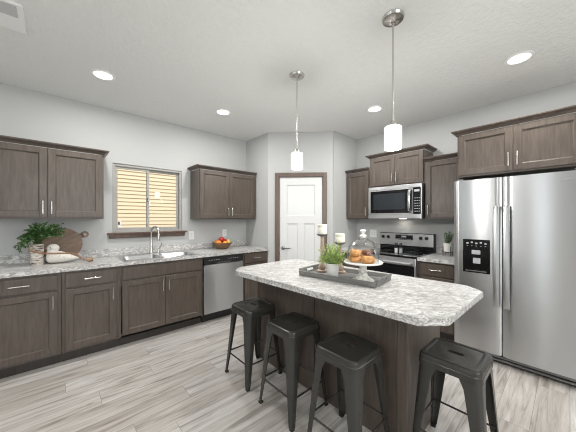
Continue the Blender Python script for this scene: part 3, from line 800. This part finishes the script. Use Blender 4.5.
def small_plant():
    t = thing('potted_plant', 'small leafy plant in a white pot on a black wire stand by the refrigerator', 'plant', (3.60, 1.02, CZ1+.0008))
    b = MB(); b.lathe([(0, .05), (.046, .05), (.050, .054), (.052, .155), (.047, .155), (.046, .145), (0, .142)], n=28); b.build('pot', M['ceram'], t, smooth=40)
    b = MB()
    for k in range(4):
        a = PI/4+k*PI/2; b.tube([(.056*math.cos(a), .056*math.sin(a), 0), (.056*math.cos(a), .056*math.sin(a), .12)], .0032, 8)
    for z in (.046,):
        b.tube([(.056*math.cos(2*PI*k/24), .056*math.sin(2*PI*k/24), z) for k in range(25)], .0028, 6)
    b.tube([(-.056, 0, .046), (.056, 0, .046)], .0028, 6); b.tube([(0, -.056, .046), (0, .056, .046)], .0028, 6)
    b.build('wire_stand', M['blackmt'], t, smooth=40)
    f = MB(); st = MB()
    for k in range(20):
        a = rnd(0, 2*PI); lean = rnd(.05, .75); L = rnd(.07, .14); p = Vector((rnd(-.02, .02), rnd(-.02, .02), .143)); d = Vector((math.cos(a)*math.sin(lean), math.sin(a)*math.sin(lean), math.cos(lean))); pts = [p+d*L*u/4 for u in range(5)]
        st.tube(pts, .0014, 4)
        for q in range(1, 5):
            for _ in range(3): leafblade(f, pts[q], d*.4+Vector((rnd(-1, 1), rnd(-1, 1), rnd(0, .7))), rnd(.022, .034), rnd(.011, .016))
    f.build('foliage', M['sage'], t); st.build('stem', M['stem'], t)
small_plant()

# ------------------------------------------------------------------ tray and what stands on it
def tray():
    t = thing('serving_tray', 'long grey weathered wood tray with end handles on the island', 'tray', (TX, TY, CZ1+.0008), TR)
    hx, hy = .150, .305
    MB().box(-hx+.012, hx-.012, -hy+.012, hy-.012, 0, .011, .001).build('tray_base', M['driftwood'], t)
    for s in (-1, 1):
        b = MB(); y = hy
        o = [(s*(hx-.010), 0), (s*(hx+.004), 0), (s*(hx+.016), .040), (s*(hx+.004), .040)]
        b.loft([[(p[0], -y-.006, p[1]) for p in o], [(p[0], y+.006, p[1]) for p in o]]); b.build('side_wall', M['driftwood'], t)
        # end wall with a hand slot: lower rail, upper rail and two cheeks
        b = MB()
        def slab(x0, x1, z0, z1):
            q = [(hy-.010, z0), (hy+.004, z0), (hy+.004, z1), (hy-.010, z1)]; k = .3
            b.loft([[(x0, s*(p[0]+p[1]*k), p[1]) for p in q], [(x1, s*(p[0]+p[1]*k), p[1]) for p in q]])
        slab(-hx+.008, hx-.008, 0, .020); slab(-hx+.008, -.055, .020, .052); slab(.055, hx-.008, .020, .052); slab(-.055, .055, .040, .052)
        b.build('handle_end', M['driftwood'], t)
tray()
def holder(label, x, y, h, hh, cl):
    t = thing('candle_holder', label, 'candle holder', (x, y, TZ))
    MB().lathe([(0, 0), (.043, 0), (.046, .006), (.046, .014), (.038, .020), (0, .020)], n=28).build('base', M['palewood'], t, smooth=40)
    prof = [(0, .0205), (.022, .0205), (.030, .030), (.033, .045), (.026, .060), (.017, .072), (.016, h*.55), (.021, h*.62), (.016, h*.70), (.015, h-.030), (.022, h-.018), (0, h-.018)]
    MB().lathe(prof, n=24).build('column', M['palewood'], t, smooth=40)
    MB().lathe([(0, h-.0175), (.034, h-.0175), (.046, h-.006), (.046, h), (.030, h), (0, h-.002)], n=28).build('drip_plate', M['steeldk'], t, smooth=40)
    c = thing('candle', cl, 'candle', (x, y, TZ+h+.0005))
    MB().lathe([(0, 0), (.039, 0), (.040, .002), (.040, hh-.028), (.0385, hh-.026), (.040, hh-.024), (.040, hh-.003), (.037, hh), (.02, hh-.003), (0, hh-.004)], n=32).build('wax', M['candle'], c, smooth=40)
    MB().cyl((0, 0, hh-.005), (.002, 0, hh+.007), .0011, 6).build('wick', M['blackmt'], c)
holder('taller turned wood candle holder with dark plate, behind the potted fern', 1.655, 1.399, .318, .080, 'ivory pillar candle standing higher, on the taller holder in front of the door')
holder('shorter turned wood candle holder with dark plate, between the fern and cake stand', 1.728, 1.272, .253, .070, 'ivory pillar candle standing lower, on the shorter holder right of the other candle')
CX, CY = 1.628, .997
def cake_stand():
    t = thing('cake_stand', 'whitewashed pedestal cake stand at the range end of the tray', 'cake stand', (CX, CY, TZ))
    MB().lathe([(0, 0), (.074, 0), (.078, .006), (.070, .014), (.050, .026), (.034, .040), (.028, .058), (.033, .070), (.026, .080), (.026, .112), (.04, .124), (0, .124)], n=36).build('pedestal', M['stone'], t, smooth=40)
    MB().lathe([(0, .1245), (.11, .1245), (.134, .130), (.137, .138), (.132, .141), (.122, .1375), (0, .1375)], n=44).build('plate', M['ceram'], t, smooth=40)
cake_stand()
PZ = TZ+.1382
def dome():
    t = thing('cake_dome', 'clear glass dome with a white knob covering the pastries', 'dome', (CX, CY, PZ))
    R = .113; hc = .062; out = [(R, 0), (R+.001, .004)]+[(R, hc*.5)]; inn = []
    for k in range(0, 13):
        a = PI/2*k/12; out.append((R*math.cos(a), hc+(.108)*math.sin(a)))
    inn = [(max(r-.003, 0), z-.003 if z > hc else z) for r, z in out[::-1]]
    MB().lathe(out+inn[:-2]+[(R-.003, 0)], n=48).build('glass_shell', M['dome'], t, smooth=50)
    z = hc+.1085
    MB().lathe([(0, z), (.018, z), (.020, z+.006), (.026, z+.012), (.022, z+.020), (.010, z+.028), (.010, z+.034), (.018, z+.042), (.021, z+.050), (.016, z+.058), (0, z+.062)], n=24).build('knob', M['ceram'], t, smooth=50)
dome()
def pastry(label, x, y, z, r, h, m=None, rz=0):
    t = thing('pastry', label, 'pastry', (CX+x, CY+y, PZ+z), rz, 'pastries under the glass dome')
    n = 28; rings = []
    for fr, fz in ((.0, 0), (.80, 0), (.92, .10), (1, .32), (.99, .55), (.90, .82), (.70, .96), (.35, 1.0), (0, .98)):
        rings.append([((max(r*fr, 1e-4))*(1+.03*math.sin(3*a+x*90)+.02*math.sin(7*a+y*70))*math.cos(a), max(r*fr, 1e-4)*(1+.03*math.sin(3*a+x*90)+.02*math.sin(7*a+y*70))*math.sin(a), h*fz*(1+.04*math.sin(2*a+x*50))) for a in [2*PI*k/n for k in range(n)]])
    b = MB(); b.loft(rings); b.build('crumb', m or M['bun'], t, smooth=60)
    return t
# camera right is (+.742,-.671); away is (.671,.742)
rgt = Vector((.742, -.671)); fwd = Vector((.671, .742))
def pp(r, f): v = rgt*r+fwd*f; return v.x, v.y
pastry('round golden pastry at lower left under the dome', *pp(-.058, .0), .0006, .046, .042)
pastry('round golden pastry stacked on another at left under the dome', *pp(-.056, .0), .044, .044, .042)
pastry('golden pastry in front centre under the dome', *pp(.018, -.062), .0006, .045, .046)
pastry('golden pastry behind the front one under the dome', *pp(.037, .030), .0006, .042, .044)
pastry('dark brown pastry on top at the back right under the dome', *pp(.034, .020), .0465, .040, .036, M['chocbun'])

# ------------------------------------------------------------------ decor on the long counter
def cutting_board():
    t = thing('cutting_board', 'round wooden cutting board with ring handle leaning on the wall', 'cutting board', (.032, YA-.115, CZ1+.0008))
    R = .178; th = .018; tilt = math.radians(-10); an = math.radians(27)
    b = MB(); n = 48
    for y0, y1 in ((0, th),):
        b.lathe([(0, 0), (R-.003, 0), (R, .003), (R, th-.003), (R-.003, th), (0, th)], (0, 0, 0), 56, 'Y')
    bo = b.build('board', M['board'], t, smooth=40)
    h = MB(); c = R+.046
    h.loft([[(R-.02, -y, -.028), (R+.035, -y, -.022), (R+.035, -y, .022), (R-.02, -y, .028)] for y in (.001, th-.001)])
    N = 28
    rg = []
    for k in range(N):
        a = 2*PI*k/N; cx, sx = math.cos(a), math.sin(a)
        rg.append([(c+.036*cx, -.001, .036*sx), (c+.036*cx, -th+.001, .036*sx), (c+.017*cx, -th+.001, .017*sx), (c+.017*cx, -.001, .017*sx)])
    V = [[h.bm.verts.new(p) for p in r] for r in rg]
    for k in range(N):
        for q in range(4): h.bm.faces.new((V[k][q], V[k][(q+1) % 4], V[(k+1) % N][(q+1) % 4], V[(k+1) % N][q]))
    ho = h.build('ring_handle', M['board'], t, smooth=40)
    mtx = Matrix.Translation((0, 0, R*math.cos(tilt)+.004)) @ Matrix.Rotation(tilt, 4, 'X') @ Matrix.Rotation(-an, 4, 'Y')
    for o in (bo, ho): o.matrix_local = mtx
cutting_board()
def bird():
    t = thing('bird_figurine', 'distressed white bird figurine in front of the cutting board', 'figurine', (.022, 3.555, CZ1+.0008))
    b = MB(); rings = []
    # body spine along X: breast at left, tail tapering to the right
    spine = [(-.108, .065, .010, .012), (-.100, .065, .045, .045), (-.075, .066, .060, .062), (-.035, .066, .066, .065), (.01, .062, .062, .058), (.05, .055, .052, .046), (.09, .046, .036, .030), (.12, .040, .022, .018), (.145, .037, .010, .008)]
    n = 24
    for x, z, ry, rz in spine:
        rings.append([(x, ry*math.cos(2*PI*k/n), max(z+rz*math.sin(2*PI*k/n), 0.0)) for k in range(n)])
    b.loft(rings)
    b.build('body', M['distress'], t, smooth=60)
    hd = MB(); hd.sphere((-.055, 0, .155), .047, 1.05, .92, .95, 24, 16); hd.lathe([(.050, .10), (.044, .125), (.040, .14)], (-.058, 0, 0), 24); hd.build('head', M['distress'], t, smooth=60)
    bk = MB(); bk.tube([(-.10, 0, .155), (-.122, 0, .150)], [.009, .002], 10); bk.build('beak', M['bead'], t, smooth=40)
    for s in (-1, 1): MB().sphere((-.075, s*.037, .166), .005, seg=10, rings=8).build('eye', M['blackmt'], t)
bird()
def garland():
    t = thing('bead_garland', 'wooden bead garland with jute tassels draped around the bird and vase', 'garland', (.042, 3.480, CZ1+.0008))
    # path across the bird's front to the counter at right
    P = [(-.245, .0, .155), (-.20, -.015, .135), (-.155, -.014, .118), (-.10, -.010, .112), (-.04, -.008, .108), (.02, -.012, .105), (.07, -.02, .10), (.105, -.03, .085), (.13, -.04, .06), (.15, -.05, .035)]
    pts = []
    for a, c in zip(P, P[1:]):
        L = (Vector(c)-Vector(a)).length; k = max(2, int(L/.012))
        for q in range(k): pts.append(Vector(a).lerp(Vector(c), q/k))
    b = MB()
    for p in pts: b.sphere(p, .0092, seg=10, rings=7)
    b.build('beads', M['bead'], t, smooth=60)
    for k, (dx, dy) in enumerate(((.07, -.03), (.085, .0))):
        o = MB(); s = Vector((.155, -.052, .034)); e = Vector((.155+dx, -.052+dy, .024))
        o.tube([s, s.lerp(e, .25), s.lerp(e, .35), s.lerp(e, .8), e], [.008, .017, .013, .024, .020], 10)
        for q in range(10):
            r = Vector((rnd(-.006, .02), rnd(-.014, .014), rnd(-.006, .010))); o.tube([s.lerp(e, .4), e+r], .0025, 4)
        o.build('tassel', M['jute'], t)
garland()
def fruit():
    bx, by = 1.868, 3.565; bz = CZ1+.0008
    t = thing('fruit_bowl', 'brown wooden bowl of fruit under the right wall outlet', 'bowl', (bx, by, bz))
    MB().lathe([(0, 0), (.075, 0), (.082, .006), (.120, .045), (.147, .092), (.149, .097), (.142, .097), (.114, .052), (.075, .014), (0, .012)], n=40).build('bowl_shell', M['bowl'], t, smooth=40)
    items = [('orange', 'orange at the left side of the fruit bowl', -.075, -.03, .092, .047, 'orange'), ('orange', 'orange at the front middle of the fruit bowl', .012, -.075, .086, .044, 'orange'), ('orange', 'orange at the back left of the fruit bowl', -.052, .058, .095, .044, 'orange'),
             ('apple', 'red apple on top of the fruit bowl', -.005, .012, .140, .045, 'apple'), ('apple', 'red apple at the right back of the fruit bowl', .062, .052, .108, .045, 'apple'), ('pear', 'yellow pear at the right side of the fruit bowl', .088, -.028, .094, .041, 'pear')]
    for nm, lb, x, y, z, r, m in items:
        o = thing(nm, lb, 'fruit', (bx+x, by+y, bz+z-r))
        if nm == 'pear':
            MB().lathe([(0, 0), (r*.6, .004), (r, r*.8), (r*.9, r*1.3), (r*.5, r*1.9), (r*.3, r*2.2), (0, r*2.3)], n=22).build('flesh', M[m], o, smooth=60)
        else:
            MB().lathe([(0, r*.12), (r*.35, 0.01), (r*.8, r*.38), (r, r), (r*.86, r*1.5), (r*.45, r*1.86), (r*.15, r*1.86), (0, r*1.75)], n=24).build('flesh', M[m], o, smooth=60)
        MB().tube([(0, 0, r*1.74 if nm != 'pear' else r*2.25), (.004, 0, r*2.1 if nm != 'pear' else r*2.5)], .002, 6).build('stalk', M['soil'], o)
fruit()

# ------------------------------------------------------------------ wall plates
def plate(name, label, cat, loc, rz, w, h, rocker):
    t = thing(name, label, cat, loc, rz)
    MB().box(-w/2, w/2, -.006, -.0006, -h/2, h/2, .002, 2).build('cover_plate', M['whitepl'], t)
    k = 2 if w > .1 else 1
    for i in range(k):
        cx = (i-(k-1)/2)*.046
        if rocker: MB().box(cx-.016, cx+.016, -.009, -.0062, -.033, .033, .002).build('rocker_switch', M['white'], t)
        else:
            for z in (-.019, .019): MB().box(cx-.016, cx+.016, -.0085, -.0062, z-.013, z+.013, .002).build('socket', M['white'], t)
plate('light_switch', 'white light switch plate right of the window sill', 'switch', (1.490, YA, 1.125), 0, .08, .125, True)
plate('wall_outlet', 'white outlet plate on the wall above the fruit bowl', 'outlet', (2.035, YA, 1.142), 0, .074, .115, False)
plate('light_switch', 'white double switch plate on the wall left of the range', 'switch', (XB, 2.138, 1.137), WB, .115, .125, True)

# ------------------------------------------------------------------ ceiling fixtures
def downlight(x, y, label, watts):
    t = thing('recessed_light', label, 'ceiling light', (x, y, H))
    MB().lathe([(.072, -.0005), (.100, -.0005), (.100, -.004), (.096, -.008), (.078, -.010), (.072, -.006)], n=40).build('trim_ring', M['fixture'], t, smooth=40)
    MB().lathe([(0, -.001), (.0715, -.001), (.0715, -.004), (0, -.004)], n=36).build('lens', M['sky_lens'], t)
    l = area('recessed_lamp', (x, y, H-.012), (0, 0, 0), .13, .13, watts, (1, .985, .96), 'DISK')
for x, y, lb in ((.320, 2.955, 'round recessed ceiling light at left, nearest the air vent'), (1.561, 2.955, 'round recessed ceiling light above the dishwasher counter'),
                 (2.905, 1.617, 'round recessed ceiling light near the range, between the two pendants'), (2.893, .289, 'round recessed ceiling light in front of the refrigerator')):
    downlight(x, y, lb, DOWN_W)
for x, y, lb in ((-1.6, 1.2, 'added unseen recessed ceiling light over the living side, nearest the left window'), (-1.6, -1.6, 'added unseen recessed ceiling light over the living side, far corner'), (.3, -1.0, 'added unseen recessed ceiling light just behind the viewer'),
                 (.3, -2.6, 'added unseen recessed ceiling light before the front window'), (2.4, -1.4, 'added unseen recessed ceiling light near the right side window')):
    downlight(x, y, lb, FILL_W)  # five unseen downlights added behind the viewer to brighten the room
def pendant(x, y, label):
    t = thing('pendant_light', label, 'pendant light', (x, y, H))
    MB().lathe([(0, -.0005), (.070, -.0005), (.072, -.006), (.066, -.020), (.020, -.026), (.012, -.034), (0, -.034)], n=36).build('canopy', M['nickel'], t, smooth=40)
    b = MB()
    for s in (-1, 1): b.lathe([(0, -.031), (.006, -.031), (.006, -.018), (0, -.018)], (s*.035, 0, 0), 10)
    b.build('canopy_screw', M['nickel'], t)
    MB().cyl((0, 0, -.034), (0, 0, -.70), .0055, 12).build('rod', M['nickel'], t, smooth=40)
    MB().lathe([(0, -.6985), (.010, -.6985), (.018, -.712), (.022, -.738), (0, -.738)], n=24).build('socket_cap', M['nickel'], t, smooth=40)
    MB().lathe([(0, -.7385), (.047, -.7385), (.053, -.743), (.055, -.752), (.055, -.883), (.052, -.889), (.046, -.889), (.046, -.881), (0, -.876)], n=36).build('lamp_shade', M['shade'], t, smooth=40)
    l = bpy.data.lights.new('pendant_lamp', 'POINT'); l.energy = PEND_W; l.color = (1, .98, .95); l.shadow_soft_size = .05
    o = bpy.data.objects.new('pendant_lamp', l); COL.objects.link(o); o.location = (x, y, H-.96)
pendant(1.677, .80, 'nearer white glass pendant light over the cake stand end of the island')
pendant(1.677, 1.728, 'farther white glass pendant light over the dishwasher end of the island')
def vent():
    t = thing('ceiling_vent', 'white square return air vent in the ceiling corner', 'vent', (-.33, 2.50, H))
    o = .165; ix, iy0, iy1 = .135, -.140, -.005
    b = MB(); b.box(-o, o, iy1, o, -.012, -.0005, .002); b.box(-o, o, -o, iy0, -.012, -.0005, .002); b.box(-o, -ix, iy0, iy1, -.012, -.0005, .002); b.box(ix, o, iy0, iy1, -.012, -.0005, .002)
    b.build('vent_frame', M['fixture'], t)
    for k in range(8):
        y = iy0+.008+k*.0172
        b = MB(); b.loft([[(x, y-.006, -.0015), (x, y+.006, -.010), (x, y+.0068, -.009), (x, y-.0052, -.001)] for x in (-ix, ix)]); b.build('louver', M['ventgrey'], t)
    MB().box(-ix, ix, iy0, iy1, -.0009, -.0004).build('duct_opening', M['greymark'], t)
vent()
